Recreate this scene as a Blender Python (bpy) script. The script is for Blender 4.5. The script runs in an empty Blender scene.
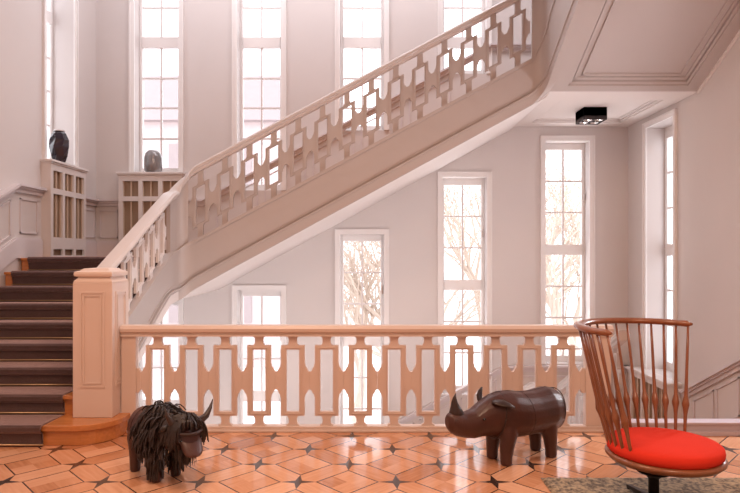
import bpy, bmesh, math, random
from mathutils import Vector, Matrix, noise
random.seed(7)
PI = math.pi
SC = bpy.context.scene
COL = SC.collection

# ------------------------------------------------------------------ materials
def new_mat(name):
    m = bpy.data.materials.new(name); m.use_nodes = True
    nt = m.node_tree
    return m, nt, nt.nodes['Principled BSDF']
def sock(b, n, v):
    if n in b.inputs: b.inputs[n].default_value = v
def mat(name, col, rough=0.5, metal=0.0, var=0.06, scale=3.0, bump=0.0, bscale=60.0, coat=0.0, sheen=0.0, spec=0.5, stretch=(1, 1, 1)):
    m, nt, b = new_mat(name)
    tc = nt.nodes.new('ShaderNodeTexCoord')
    mp = nt.nodes.new('ShaderNodeMapping'); mp.inputs['Scale'].default_value = stretch
    nt.links.new(tc.outputs['Object'], mp.inputs[0])
    nz = nt.nodes.new('ShaderNodeTexNoise'); nz.inputs['Scale'].default_value = scale; nz.inputs['Detail'].default_value = 4
    nt.links.new(mp.outputs[0], nz.inputs['Vector'])
    mx = nt.nodes.new('ShaderNodeMix'); mx.data_type = 'RGBA'
    mx.inputs['A'].default_value = (*[c * (1 - var) for c in col], 1)
    mx.inputs['B'].default_value = (*[min(1, c * (1 + var)) for c in col], 1)
    nt.links.new(nz.outputs['Fac'], mx.inputs['Factor'])
    nt.links.new(mx.outputs['Result'], b.inputs['Base Color'])
    sock(b, 'Roughness', rough); sock(b, 'Metallic', metal); sock(b, 'Coat Weight', coat); sock(b, 'Sheen Weight', sheen)
    sock(b, 'Specular IOR Level', spec); sock(b, 'Coat Roughness', 0.12)
    if bump > 0:
        n2 = nt.nodes.new('ShaderNodeTexNoise'); n2.inputs['Scale'].default_value = bscale; n2.inputs['Detail'].default_value = 3
        nt.links.new(mp.outputs[0], n2.inputs['Vector'])
        bp = nt.nodes.new('ShaderNodeBump'); bp.inputs['Strength'].default_value = bump; bp.inputs['Distance'].default_value = 0.01
        nt.links.new(n2.outputs['Fac'], bp.inputs['Height']); nt.links.new(bp.outputs[0], b.inputs['Normal'])
    return m

WALL = mat('plaster', (0.70, 0.65, 0.635), 0.75, bump=0.05, bscale=40, var=0.03, scale=1.5)
TRIM = mat('painted_trim', (0.78, 0.73, 0.715), 0.38, var=0.02)
STRINGM = mat('shaded_trim', (0.50, 0.44, 0.42), 0.42, var=0.02)  # trim paint darkened: shade put into the strings, frets and panelled soffit
RAILM = mat('warm_lit_trim', (0.72, 0.585, 0.52), 0.38, var=0.03)  # same paint, with warm front light tinted into its colour
FRAMEM = mat('white_window_paint', (0.88, 0.85, 0.84), 0.35, var=0.01)
HANDM = mat('half_shaded_trim', (0.64, 0.58, 0.56), 0.35, var=0.02)  # same paint, partly darkened to put shade into the handrail
WAINS = mat('mauve_grey_paint', (0.70, 0.645, 0.66), 0.45, var=0.02)
CURBM = mat('mauve_kerb_paint', (0.52, 0.45, 0.50), 0.5, var=0.04)
CEILM = mat('ceiling_plaster', (0.78, 0.72, 0.70), 0.8, var=0.02)
OAK = mat('stair_wood', (0.55, 0.21, 0.065), 0.22, var=0.25, scale=6, coat=0.3, stretch=(1, 8, 8))
CARPET = mat('runner_pile', (0.055, 0.027, 0.026), 0.8, var=0.45, scale=14, bump=0.6, bscale=220, sheen=1.0, spec=0.25)
CARPET.node_tree.nodes['Principled BSDF'].inputs['Sheen Tint'].default_value = (1.0, 0.72, 0.68, 1)
BRASS = mat('brass_rod', (0.55, 0.38, 0.22), 0.35, metal=0.7)
GRILLE = mat('grille_mesh', (0.34, 0.235, 0.16), 0.6, var=0.1)
SLAT = mat('grille_slat', (0.62, 0.48, 0.37), 0.5)
LEATHER = mat('brown_leather', (0.062, 0.019, 0.013), 0.36, var=0.5, scale=7, bump=0.25, bscale=110, coat=0.12)
LEATHD = mat('dark_leather', (0.022, 0.012, 0.009), 0.45, var=0.4, scale=12, bump=0.3, bscale=90)
PIPING = mat('leather_piping', (0.030, 0.012, 0.010), 0.5)
HORN = mat('horn_leather', (0.035, 0.018, 0.014), 0.32)
EYE = mat('black_glass_eye', (0.005, 0.005, 0.005), 0.08, spec=0.8)
CHERRY = mat('chair_wood', (0.255, 0.088, 0.036), 0.3, var=0.3, scale=5, coat=0.35, stretch=(6, 6, 1))
REDF = mat('red_wool', (0.74, 0.045, 0.024), 0.9, var=0.07, scale=6, bump=0.25, bscale=260, spec=0.1)
BLACKM = mat('black_metal', (0.012, 0.012, 0.014), 0.35, metal=0.3)
LAMPM = mat('lamp_black', (0.03, 0.022, 0.024), 0.4)
CHROME = mat('lamp_chrome', (0.75, 0.72, 0.7), 0.15, metal=1.0)
VASED = mat('dark_glass', (0.025, 0.02, 0.035), 0.12, coat=0.5)
VASEG = mat('grey_glass', (0.26, 0.25, 0.255), 0.15, coat=0.5, var=0.3, scale=8)
VASEC = mat('clear_rim', (0.78, 0.74, 0.75), 0.1, coat=0.6)
BARK = mat('overexposed_bark', (0.60, 0.50, 0.42), 0.9)  # bark colour lightened to imitate overexposed daylight
LEAF = mat('dry_leaf', (0.55, 0.43, 0.25), 0.8)
FACADE = mat('facade', (0.60, 0.50, 0.49), 0.9)
SLATE = mat('roof_slate', (0.40, 0.33, 0.33), 0.8)
OUTG = mat('outside_ground', (0.82, 0.80, 0.80), 0.9)

def glass_mat():
    m, nt, b = new_mat('window_glass')
    nt.nodes.remove(b)
    out = nt.nodes['Material Output']
    tr = nt.nodes.new('ShaderNodeBsdfTransparent'); gl = nt.nodes.new('ShaderNodeBsdfGlossy')
    gl.inputs['Roughness'].default_value = 0.02
    tr.inputs[0].default_value = (0.97, 0.97, 0.97, 1)
    fr = nt.nodes.new('ShaderNodeFresnel'); fr.inputs['IOR'].default_value = 1.3
    mx = nt.nodes.new('ShaderNodeMixShader')
    geo = nt.nodes.new('ShaderNodeNewGeometry'); sb = nt.nodes.new('ShaderNodeMath'); sb.operation = 'SUBTRACT'; sb.use_clamp = True
    nt.links.new(fr.outputs[0], sb.inputs[0]); nt.links.new(geo.outputs['Backfacing'], sb.inputs[1])
    nt.links.new(sb.outputs[0], mx.inputs[0]); nt.links.new(tr.outputs[0], mx.inputs[1]); nt.links.new(gl.outputs[0], mx.inputs[2])
    nt.links.new(mx.outputs[0], out.inputs['Surface'])
    return m
GLASS = glass_mat()

def parquet():
    m, nt, b = new_mat('parquet')
    N = nt.nodes; L = nt.links
    def val(x):
        return x
    def mth(op, a, bb=None, c=None):
        n = N.new('ShaderNodeMath'); n.operation = op
        for i, s in enumerate((a, bb, c)):
            if s is None: continue
            if isinstance(s, (int, float)): n.inputs[i].default_value = s
            else: L.new(s, n.inputs[i])
        return n.outputs[0]
    def mixc(f, a, bb):
        n = N.new('ShaderNodeMix'); n.data_type = 'RGBA'
        for k, s in (('Factor', f), ('A', a), ('B', bb)):
            if isinstance(s, (int, float)): n.inputs[k].default_value = s
            elif isinstance(s, tuple): n.inputs[k].default_value = (*s, 1)
            else: L.new(s, n.inputs[k])
        return n.outputs['Result']
    tc = N.new('ShaderNodeTexCoord'); sp = N.new('ShaderNodeSeparateXYZ'); L.new(tc.outputs['Object'], sp.inputs[0])
    LL = 0.437; k = 1 / math.sqrt(2) / LL
    x = mth('ADD', sp.outputs[0], 0.452); y = mth('ADD', sp.outputs[1], -4.273)
    u = mth('MULTIPLY', mth('ADD', x, y), k); v = mth('MULTIPLY', mth('SUBTRACT', x, y), k)
    ur = mth('ROUND', u); vr = mth('ROUND', v)
    fu = mth('ABSOLUTE', mth('SUBTRACT', u, ur)); fv = mth('ABSOLUTE', mth('SUBTRACT', v, vr))
    W = 0.186
    mn = mth('MINIMUM', fu, fv); mxx = mth('MAXIMUM', fu, fv)
    sq = mth('GREATER_THAN', mn, W)                       # in a square
    line = mth('LESS_THAN', mth('ABSOLUTE', mth('SUBTRACT', mn, W)), 0.0105)
    # star
    p = mth('ADD', fu, fv); q = mth('ABSOLUTE', mth('SUBTRACT', fu, fv))
    st = mth('LESS_THAN', q, mth('MULTIPLY', mth('SUBTRACT', 1.0, mth('DIVIDE', p, 2 * W)), 0.085))
    inn = mth('LESS_THAN', mxx, W)
    st = mth('MULTIPLY', st, inn)
    line = mth('MULTIPLY', line, mth('GREATER_THAN', mxx, W - 0.01))
    # axis ids : strip running along u has fv < W
    alongu = mth('LESS_THAN', fv, fu)
    def wn(a, bb, seed):
        c = N.new('ShaderNodeCombineXYZ'); L.new(a, c.inputs[0]); L.new(bb, c.inputs[1]); c.inputs[2].default_value = seed
        w = N.new('ShaderNodeTexWhiteNoise'); L.new(c.outputs[0], w.inputs[0]); return w.outputs['Value']
    uf = mth('FLOOR', u); vf = mth('FLOOR', v)
    idsq = wn(mth('FLOOR', mth('MULTIPLY', u, 2)), mth('FLOOR', mth('MULTIPLY', v, 2)), 3.0)
    idu = wn(uf, vr, 11.0); idv = wn(ur, vf, 23.0)
    idst = mth('ADD', mth('MULTIPLY', alongu, idu), mth('MULTIPLY', mth('SUBTRACT', 1.0, alongu), idv))
    ident = mth('ADD', mth('MULTIPLY', sq, idsq), mth('MULTIPLY', mth('SUBTRACT', 1.0, sq), idst))
    # grain
    def grain(sx, sy, sc):
        c = N.new('ShaderNodeCombineXYZ'); L.new(mth('MULTIPLY', u, sx), c.inputs[0]); L.new(mth('MULTIPLY', v, sy), c.inputs[1])
        L.new(mth('MULTIPLY', ident, 17.0), c.inputs[2])
        n = N.new('ShaderNodeTexNoise'); n.inputs['Scale'].default_value = sc; n.inputs['Detail'].default_value = 5
        L.new(c.outputs[0], n.inputs['Vector']); return n.outputs['Fac']
    gu = grain(1.2, 14, 1.6); gv = grain(14, 1.2, 1.6)
    diru = mth('GREATER_THAN', mth('ADD', mth('MULTIPLY', sq, idsq), mth('MULTIPLY', mth('SUBTRACT', 1.0, sq), alongu)), 0.5)
    g = mth('ADD', mth('MULTIPLY', diru, gu), mth('MULTIPLY', mth('SUBTRACT', 1.0, diru), gv))
    fac = mth('ADD', mth('MULTIPLY', ident, 0.55), mth('MULTIPLY', g, 0.5))
    cr = N.new('ShaderNodeValToRGB'); L.new(fac, cr.inputs[0])
    e = cr.color_ramp.elements
    e[0].position = 0.1; e[0].color = (0.42, 0.165, 0.072, 1)
    e[1].position = 0.85; e[1].color = (0.84, 0.47, 0.29, 1)
    md = cr.color_ramp.elements.new(0.45); md.color = (0.65, 0.30, 0.155, 1)
    col = mixc(line, cr.outputs[0], (0.07, 0.03, 0.02))
    col = mixc(st, col, (0.05, 0.028, 0.022))
    L.new(col, b.inputs['Base Color'])
    nz = N.new('ShaderNodeTexNoise'); nz.inputs['Scale'].default_value = 2.5; L.new(tc.outputs['Object'], nz.inputs['Vector'])
    L.new(mth('ADD', mth('MULTIPLY', nz.outputs['Fac'], 0.14), 0.10), b.inputs['Roughness'])
    bp = N.new('ShaderNodeBump'); bp.inputs['Strength'].default_value = 0.12; bp.inputs['Distance'].default_value = 0.004
    L.new(mth('SUBTRACT', mth('MULTIPLY', g, 0.3), line), bp.inputs['Height']); L.new(bp.outputs[0], b.inputs['Normal'])
    sock(b, 'Coat Weight', 0.5); sock(b, 'Coat Roughness', 0.08)
    return m
PARQ = parquet()

def rug_mat():
    m, nt, b = new_mat('rug_pile')
    tc = nt.nodes.new('ShaderNodeTexCoord')
    n = nt.nodes.new('ShaderNodeTexNoise'); n.inputs['Scale'].default_value = 38; n.inputs['Detail'].default_value = 5
    nt.links.new(tc.outputs['Object'], n.inputs['Vector'])
    cr = nt.nodes.new('ShaderNodeValToRGB'); nt.links.new(n.outputs['Fac'], cr.inputs[0])
    e = cr.color_ramp.elements
    e[0].position = 0.38; e[0].color = (0.07, 0.045, 0.025, 1); e[1].position = 0.62; e[1].color = (0.40, 0.29, 0.17, 1)
    nt.links.new(cr.outputs[0], b.inputs['Base Color']); sock(b, 'Roughness', 0.95); sock(b, 'Sheen Weight', 0.2)
    return m
RUGM = rug_mat()

# ------------------------------------------------------------------ helpers
def link(name, me, m, parent=None, smooth=False):
    o = bpy.data.objects.new(name, me); COL.objects.link(o)
    if m is not None and not me.materials: me.materials.append(m)
    if smooth:
        for p in me.polygons: p.use_smooth = True
    if parent is not None: o.parent = parent
    return o
class MB:
    def __init__(s): s.bm = bmesh.new()
    def box(s, x0, x1, y0, y1, z0, z1, M=None):
        v = [s.bm.verts.new((x, y, z)) for x in (x0, x1) for y in (y0, y1) for z in (z0, z1)]
        for f in ((0, 1, 3, 2), (4, 6, 7, 5), (0, 4, 5, 1), (2, 3, 7, 6), (0, 2, 6, 4), (1, 5, 7, 3)):
            s.bm.faces.new([v[i] for i in f])
        if M is not None: bmesh.ops.transform(s.bm, matrix=M, verts=v)
        return v
    def loft(s, rings, caps=True, closed=True):
        R = [[s.bm.verts.new(p) for p in r] for r in rings]
        n = len(R[0])
        for a, b in zip(R, R[1:]):
            for i in range(n if closed else n - 1):
                j = (i + 1) % n
                s.bm.faces.new((a[i], a[j], b[j], b[i]))
        if caps:
            s.bm.faces.new(list(reversed(R[0]))); s.bm.faces.new(R[-1])
        return R
    def tube(s, pts, rad, n=8, caps=True):
        pts = [Vector(p) for p in pts]
        rings = []
        up = None
        for i, p in enumerate(pts):
            t = (pts[min(i + 1, len(pts) - 1)] - pts[max(i - 1, 0)]).normalized()
            if up is None:
                up = Vector((0, 0, 1)) if abs(t.z) < 0.9 else Vector((1, 0, 0))
            a = t.cross(up).normalized(); bb = a.cross(t).normalized(); up = bb
            r = rad[i] if isinstance(rad, (list, tuple)) else rad
            rings.append([p + (a * math.cos(2 * PI * k / n) + bb * math.sin(2 * PI * k / n)) * r for k in range(n)])
        s.loft(rings, caps)
    def lathe(s, prof, n=24, c=(0, 0, 0), sx=1, sy=1):
        rings = [[(c[0] + r * sx * math.cos(2 * PI * k / n), c[1] + r * sy * math.sin(2 * PI * k / n), c[2] + z) for k in range(n)] for r, z in prof]
        s.loft(rings)
    def build(s, name, m, parent=None, smooth=False, bevel=0, M=None):
        bmesh.ops.recalc_face_normals(s.bm, faces=s.bm.faces)
        if M is not None: bmesh.ops.transform(s.bm, matrix=M, verts=s.bm.verts)
        me = bpy.data.meshes.new(name); s.bm.to_mesh(me); s.bm.free()
        o = link(name, me, m, parent, smooth)
        if bevel:
            b = o.modifiers.new('bevel', 'BEVEL'); b.width = bevel; b.segments = 2; b.limit_method = 'ANGLE'
        if smooth and bevel == 0:
            pass
        return o
def tag(o, label=None, cat=None, group=None, kind=None):
    if label: o['label'] = label
    if cat: o['category'] = cat
    if group: o['group'] = group
    if kind: o['kind'] = kind
    return o
def empty(name, loc, label=None, cat=None, group=None, kind=None, rz=0):
    o = bpy.data.objects.new(name, None); COL.objects.link(o); o.location = loc; o.rotation_euler = (0, 0, rz)
    o.empty_display_size = 0.1
    return tag(o, label, cat, group, kind)
def keep(child, root):     # parent without moving (child mesh is in world coordinates)
    child.parent = root
    child.location = child.location - Vector(root.location)
    return child
def autosmooth(o, ang=40):
    for p in o.data.polygons: p.use_smooth = True
    m = o.modifiers.new('es', 'EDGE_SPLIT'); m.split_angle = math.radians(ang)

# path sweep: pts = 3D, profile = [(n, z)] with n horizontal offset to the right of travel direction
def sweep_rings(pts, prof):
    pts = [Vector(p) for p in pts]; rings = []
    for i, p in enumerate(pts):
        a = pts[max(i - 1, 0)]; c = pts[min(i + 1, len(pts) - 1)]
        d1 = Vector((p.x - a.x, p.y - a.y)) if i > 0 else Vector((c.x - p.x, c.y - p.y))
        d2 = Vector((c.x - p.x, c.y - p.y)) if i < len(pts) - 1 else d1
        d1.normalize(); d2.normalize()
        t = (d1 + d2).normalized(); k = 1 / max(0.4, t.dot(d1))
        n = Vector((t.y, -t.x)) * k
        pr = prof[i] if isinstance(prof[0], list) else prof
        rings.append([(p.x + n.x * u, p.y + n.y * u, p.z + z) for u, z in pr])
    return rings
def sweep(name, pts, prof, m, parent=None):
    b = MB(); b.loft(sweep_rings(pts, prof)); o = b.build(name, m, None)
    if parent is not None: keep(o, parent)
    return o

# ------------------------------------------------------------------ plan
XL, XR, YF = -4.11, 3.87, 8.70
RISE = 0.155
Y1 = 4.33; T1 = 0.308          # first flight
ZL1 = 9 * RISE                 # 1.395 left landing
XC1 = -2.26; YC2 = 6.82; XC3 = 2.10
ZL2 = ZL1 + 15 * RISE          # 3.72
ZD = -7 * RISE                 # -1.085
ZTOP = 6.9
WX = [-3.2 + 1.54 * i for i in range(5)]
def capU(x): return 2.26 if x < -2.506 else (min(4.585, 2.26 + 0.538 * (x + 2.506)))
def capL(x): return -0.22 if x > 2.0 else -0.22 - 0.52 * (2.0 - x)

# ------------------------------------------------------------------ walls with holes
def wall(name, axis, pos, outward, u0, u1, z0, z1, holes, thick=0.36):
    us = sorted({u0, u1, *[h[0] for h in holes], *[h[1] for h in holes]})
    zs = sorted({z0, z1, *[h[2] for h in holes], *[h[3] for h in holes]})
    b = bmesh.new(); cache = {}
    def V(u, z, d):
        k = (round(u, 5), round(z, 5), d)
        if k not in cache:
            o = pos + outward * d
            cache[k] = b.verts.new((u, o, z) if axis == 'y' else (o, u, z))
        return cache[k]
    def solid(i, j):
        if i < 0 or j < 0 or i >= len(us) - 1 or j >= len(zs) - 1: return False
        cu = (us[i] + us[i + 1]) / 2; cz = (zs[j] + zs[j + 1]) / 2
        return not any(h[0] < cu < h[1] and h[2] < cz < h[3] for h in holes)
    for i in range(len(us) - 1):
        for j in range(len(zs) - 1):
            if not solid(i, j): continue
            a, c, d, e = us[i], us[i + 1], zs[j], zs[j + 1]
            for dep in (0, thick):
                b.faces.new((V(a, d, dep), V(c, d, dep), V(c, e, dep), V(a, e, dep)))
            if not solid(i - 1, j): b.faces.new((V(a, d, 0), V(a, e, 0), V(a, e, thick), V(a, d, thick)))
            if not solid(i + 1, j): b.faces.new((V(c, d, 0), V(c, e, 0), V(c, e, thick), V(c, d, thick)))
            if not solid(i, j - 1): b.faces.new((V(a, d, 0), V(c, d, 0), V(c, d, thick), V(a, d, thick)))
            if not solid(i, j + 1): b.faces.new((V(a, e, 0), V(c, e, 0), V(c, e, thick), V(a, e, thick)))
    bmesh.ops.recalc_face_normals(b, faces=b.faces)
    me = bpy.data.meshes.new(name); b.to_mesh(me); b.free()
    return tag(link(name, me, WALL), kind='structure')

HW = 0.33
# lower windows: glass top T, bottom b ; upper windows bottoms
LOW = [(0, 0.66, -3.3), (1, 0.80, -3.0), (2, 1.64, -1.62), (3, 2.50, -0.66), (4, 3.04, -0.20)]
UP = [(0, 2.65), (1, 2.40), (2, 3.30), (3, 4.15)]
holes = [(WX[i] - HW, WX[i] + HW, bz, T + 0.10) for i, T, bz in LOW]
holes += [(WX[i] - HW, WX[i] + HW, bz, 6.25) for i, bz in UP]
wall('wall_back', 'y', YF, 1, XL - 0.4, XR + 0.4, -3.6, ZTOP, holes)
wall('wall_front', 'y', -3.0, -1, XL - 0.4, XR + 0.4, -0.35, 5.0, [])
wall('wall_left', 'x', XL, -1, -3.0, YF, -3.6, ZTOP, [(7.34, 8.04, 2.63, 6.25)], 0.40)
wall('wall_right', 'x', XR, 1, -3.0, YF, -3.6, ZTOP, [(7.38, 8.10, -0.16, 3.20), (4.95, 5.67, 1.05, 2.95)], 0.335)

# windows -------------------------------------------------------------
wn = [0]
def window(M, halfw, zb, zt, glass_b, glass_t, bars, transom, handle, casing_top=True, sill=None, depth=0.19, casb=None):
    """local: x across, y outward, z world height; M places it"""
    wn[0] += 1
    r = empty('window_%d' % wn[0], (0, 0, 0), kind='structure'); r.matrix_world = M
    cw = 0.07
    cb = zb if casb is None else casb
    b = MB()     # casing
    for sx in (-1, 1):
        x0, x1 = sorted((sx * halfw, sx * (halfw + cw)))
        b.box(x0, x1, -0.022, 0.0, cb, zt + cw)
        x0, x1 = sorted((sx * (halfw + cw - 0.016), sx * (halfw + cw + 0.006)))
        b.box(x0, x1, -0.036, 0.0, cb, zt + cw + 0.006)
    b.box(-halfw, halfw, -0.022, 0.0, zt, zt + cw)
    b.box(-halfw - cw + 0.016, halfw + cw - 0.016, -0.036, 0.0, zt + cw - 0.016, zt + cw + 0.006)
    b.build('casing', FRAMEM, r)
    # reveal lining is the wall; frame
    gh = 0.2835 if halfw > 0.3 and halfw < 0.34 else halfw - 0.05
    b = MB()
    d0, d1 = depth - 0.01, depth + 0.05
    b.box(-halfw, -gh, d0, d1, zb, zt); b.box(gh, halfw, d0, d1, zb, zt)
    b.box(-gh, gh, d0, d1, glass_t, zt); b.box(-gh, gh, d0, d1, zb, glass_b)
    if transom: b.box(-gh, gh, d0 - 0.015, d1, transom[0], transom[1])
    # raised sash edge
    for sx in (-1, 1):
        x0, x1 = sorted((sx * (gh + 0.012), sx * (gh + 0.02)))
        b.box(x0, x1, d0 - 0.01, d0, zb, zt)
    frm = b.build('frame', FRAMEM, r, bevel=0.004)
    b = MB()
    b.box(-0.0125, 0.0125, d0 + 0.01, d1 - 0.01, glass_b, glass_t)
    for z in bars: b.box(-gh, gh, d0 + 0.012, d1 - 0.012, z - 0.0125, z + 0.0125)
    b.build('glazing_bar', TRIM, frm)
    b = MB(); b.box(-gh, gh, d0 + 0.028, d0 + 0.032, glass_b, glass_t); b.build('glass_pane', GLASS, frm)
    if handle:
        b = MB(); b.box(gh + 0.012, gh + 0.028, d0 - 0.03, d0, handle - 0.05, handle + 0.05)
        b.box(gh + 0.014, gh + 0.026, d0 - 0.045, d0 - 0.03, handle - 0.02, handle + 0.075)
        tag(b.build('handle', CHROME, frm), 'small metal casement handle')
    return r
for i, T, bz in LOW:
    p = 0.48
    tr = (T - 1.61, T - 1.45)
    bars = [T - .48, T - .96] + [T - 1.61 - .48 * k for k in range(1, 5) if T - 1.61 - .48 * k > bz + .12]
    gb = bz + 0.09
    window(Matrix.Translation((WX[i], YF, 0)), HW, bz, T + 0.10, gb, T, bars, tr if tr[0] > bz + .1 else None, T - 0.75)
for i, bz in UP:
    bars = [z for z in (5.70, 5.22, 4.135, 3.68, 3.21) if z > bz + 0.15]
    window(Matrix.Translation((WX[i], YF, 0)), HW, bz, 6.25, bz + 0.11, 6.15, bars, (4.60, 4.765) if bz < 4.4 else None, None)
# left wall window (faces +X): local x -> -Y... local y outward = -X
ML = Matrix.Translation((XL, 7.69, 0)) @ Matrix.Rotation(PI / 2, 4, 'Z')
window(ML, 0.35, 2.63, 6.25, 2.74, 6.15, [5.70, 5.22, 4.135, 3.68, 3.21], (4.60, 4.765), None, depth=0.30)
MR = Matrix.Translation((XR, 7.74, 0)) @ Matrix.Rotation(-PI / 2, 4, 'Z')
window(MR, 0.36, -0.16, 3.20, -0.05, 3.05, [2.57, 2.08, 0.94, 0.46], (1.42, 1.58), None, depth=0.26)

MR = Matrix.Translation((XR, 5.31, 0)) @ Matrix.Rotation(-PI / 2, 4, 'Z')
window(MR, 0.36, 1.05, 2.95, 1.16, 2.84, [2.40, 1.64], (1.95, 2.10), None, depth=0.26)  # unseen window, added to let in light from the right

# ------------------------------------------------------------------ floor, ceilings
FB = 4.78
b = MB(); b.box(XL, XR, -3.0, 4.60, -0.35, 0); b.box(XL, 1.93, 4.60, FB, -0.35, 0)
tag(b.build('floor', PARQ), kind='structure')
b = MB(); b.box(XL - .4, XR + .4, 3.5, YF + .3, ZTOP, ZTOP + .2); tag(b.build('ceiling', CEILM), kind='structure')
b = MB(); b.box(XL - .4, XR + .4, -3.4, 3.6, 5.0, 5.2)
tag(b.build('ceiling_hall', CEILM), kind='structure')
b = MB(); b.box(XL - .4, XR + .4, 3.5, 3.6, 5.2, ZTOP); tag(b.build('wall_hall_upper', WALL), kind='structure')
# lower hall floor far below
b = MB(); b.box(XL - .4, XR + .4, 2, YF + .3, -3.75, -3.6); tag(b.build('floor_lower', OUTG), kind='structure')

# wainscot (trim) -------------------------------------------------------
def wainscot(name, axis, pos, inward, capf, pts, plinthf, stiles, rail_gap=0.07):
    """pts: polyline [(u, zcap)], panel field below down to plinthf(u)"""
    b = MB()
    def P(u, d, z): return (u, pos + inward * d, z) if axis == 'y' else (pos + inward * d, u, z)
    def strip(pp, zt, zb, d0, d1):
        for (ua, za), (ub, zb_) in zip(pp, pp[1:]):
            ra = [P(ua, d0, za + zt), P(ua, d1, za + zt), P(ua, d1, za + zb), P(ua, d0, za + zb)]
            rb = [P(ub, d0, zb_ + zt), P(ub, d1, zb_ + zt), P(ub, d1, zb_ + zb), P(ub, d0, zb_ + zb)]
            b.loft([ra, rb])
    strip(pts, 0.0, -0.03, 0, 0.085)       # cap
    strip(pts, -0.03, -0.055, 0, 0.055)
    strip(pts, -0.055, -0.10, 0, 0.03)
    low = [(u, plinthf(u, z)) for u, z in pts]
    strip(low, 0.0, -0.22, 0, 0.03); strip(low, 0.02, 0.0, 0, 0.018)
    # panels: bead frames between stiles
    import bisect
    def zc(u):
        for (ua, za), (ub, zb_) in zip(pts, pts[1:]):
            lo, hi = min(ua, ub), max(ua, ub)
            if lo <= u <= hi: return za + (zb_ - za) * (u - ua) / (ub - ua)
        return pts[0][1]
    for a, c in stiles:
        za, zb_ = zc(a), zc(c)
        top = [(a, za - 0.16), (c, zb_ - 0.16)]
        bot = [(a, plinthf(a, za) + 0.07), (c, plinthf(c, zb_) + 0.07)]
        strip(top, 0.0, -0.018, 0, 0.014); strip(bot, 0.018, 0.0, 0, 0.014)
        for u, (tz, bz2) in ((a, (top[0][1], bot[0][1])), (c - 0.018, (top[1][1], bot[1][1]))):
            q = [[P(u, 0, bz2), P(u, 0.014, bz2), P(u + 0.018, 0.014, bz2), P(u + 0.018, 0, bz2)],
                 [P(u, 0, tz), P(u, 0.014, tz), P(u + 0.018, 0.014, tz), P(u + 0.018, 0, tz)]]
            b.loft(q)
    return tag(b.build(name, WAINS), kind='structure')
pl = lambda u, z: z - 0.865 + 0.22
# left wall
wainscot('trim_1', 'x', XL, 1, None, [(4.2, 1.03), (6.70, 2.26), (7.235, 2.26)], pl, [(6.80, 7.16), (5.5, 6.62)])
wainscot('trim_2', 'x', XL, 1, None, [(8.22, 2.26), (YF, 2.26)], pl, [(8.28, 8.64)])
# back wall upper
wainscot('trim_3', 'y', YF, -1, None, [(XL, 2.26), (-3.70, 2.26)], pl, [(-4.05, -3.78)])
wainscot('trim_4', 'y', YF, -1, None, [(-2.74, 2.26), (-2.506, 2.26), (1.82, 4.585), (XR, 4.585)], pl,
         [(-2.30 + .72 * k, -2.30 + .72 * k + .62) for k in range(5)])
# back wall lower
wainscot('trim_5', 'y', YF, -1, None, [(XL, capL(XL)), (2.0, -0.22), (XR, -0.22)], pl,
         [(2.1, 2.5), (2.6, 3.1), (3.2, 3.7)] + [(1.9 - .62 * k - .54, 1.9 - .62 * k) for k in range(7)])
# right wall lower flight
wainscot('trim_6', 'x', XR, -1, None, [(8.36, -0.22), (YF, -0.22)], pl, [])
wainscot('trim_7', 'x', XR, -1, None, [(4.5, 0.865), (5.04, 0.865), (7.07, -0.22), (7.16, -0.22)], pl,
         [(5.17 + .45 * k, 5.17 + .45 * k + .40) for k in range(4)])
# curb closing the opening by the wall
b = MB(); b.box(1.93, XR, 4.60, 4.70, 0, 0.085); b.box(1.93, XR, 4.585, 4.70, 0.085, 0.105); b.box(1.93, XR, 4.575, 4.60, 0, 0.035)
tag(b.build('baseboard_right', CURBM, bevel=0.005), kind='structure')

# ------------------------------------------------------------------ stairs
def stair_steps(root, n, axis, start, sgn, z0, a0, a1, run, m, under=0.20, skip=0):
    """steps as separate parts. axis: direction of travel; a0,a1 the width range; sgn travel sign"""
    for k in range(skip, n):
        b = MB()
        f = start + sgn * run * k; g = f + sgn * (run + 0.0)
        zt = z0 + RISE * (k + 1); zb = max(z0 + RISE * (k) - under, z0 if False else -9)
        lo, hi = min(f, g), max(f, g)
        nose = f - sgn * 0.025; nl, nh = min(nose, g), max(nose, g)
        if axis == 'y':
            b.box(a0, a1, lo, hi, zt - RISE - 0.02, zt - 0.03); b.box(a0, a1, nl, nh, zt - 0.03, zt)
        else:
            b.box(lo, hi, a0, a1, zt - RISE - 0.02, zt - 0.03); b.box(nl, nh, a0, a1, zt - 0.03, zt)
        o = b.build('step', m, bevel=0.004); keep(o, root)

# first flight (left), rises away from the hall
fl1 = empty('stair_flight', (-3.2, Y1, 0), 'wooden stair flight at left climbing from the parquet behind the newel post', 'stairs')
stair_steps(fl1, 9, 'y', Y1, 1, 0, XL + 0.03, -2.335, T1, OAK, skip=1)
# bottom step with round end
b = MB()
def roundblock(b, x0, x1, y0, y1, z0, z1, r, ex):
    pts = [(x0, y0 - ex)]
    for k in range(9):
        a = -PI / 2 + PI / 2 * k / 8
        pts.append((x1 - r + (r + ex) * math.cos(a), y0 + r + (r + ex) * math.sin(a)))
    pts += [(x1 + ex, y1), (x0, y1)]
    b.loft([[(x, y, z0) for x, y in pts], [(x, y, z1) for x, y in pts]])
roundblock(b, XL + 0.03, -1.96, Y1 + 0.02, 4.70, 0, RISE - 0.045, 0.26, 0)
roundblock(b, XL + 0.03, -1.96, Y1 + 0.02, 4.70, RISE - 0.045, RISE, 0.26, 0.022)
o = b.build('bottom_step', OAK, bevel=0.006); keep(o, fl1)
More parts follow.
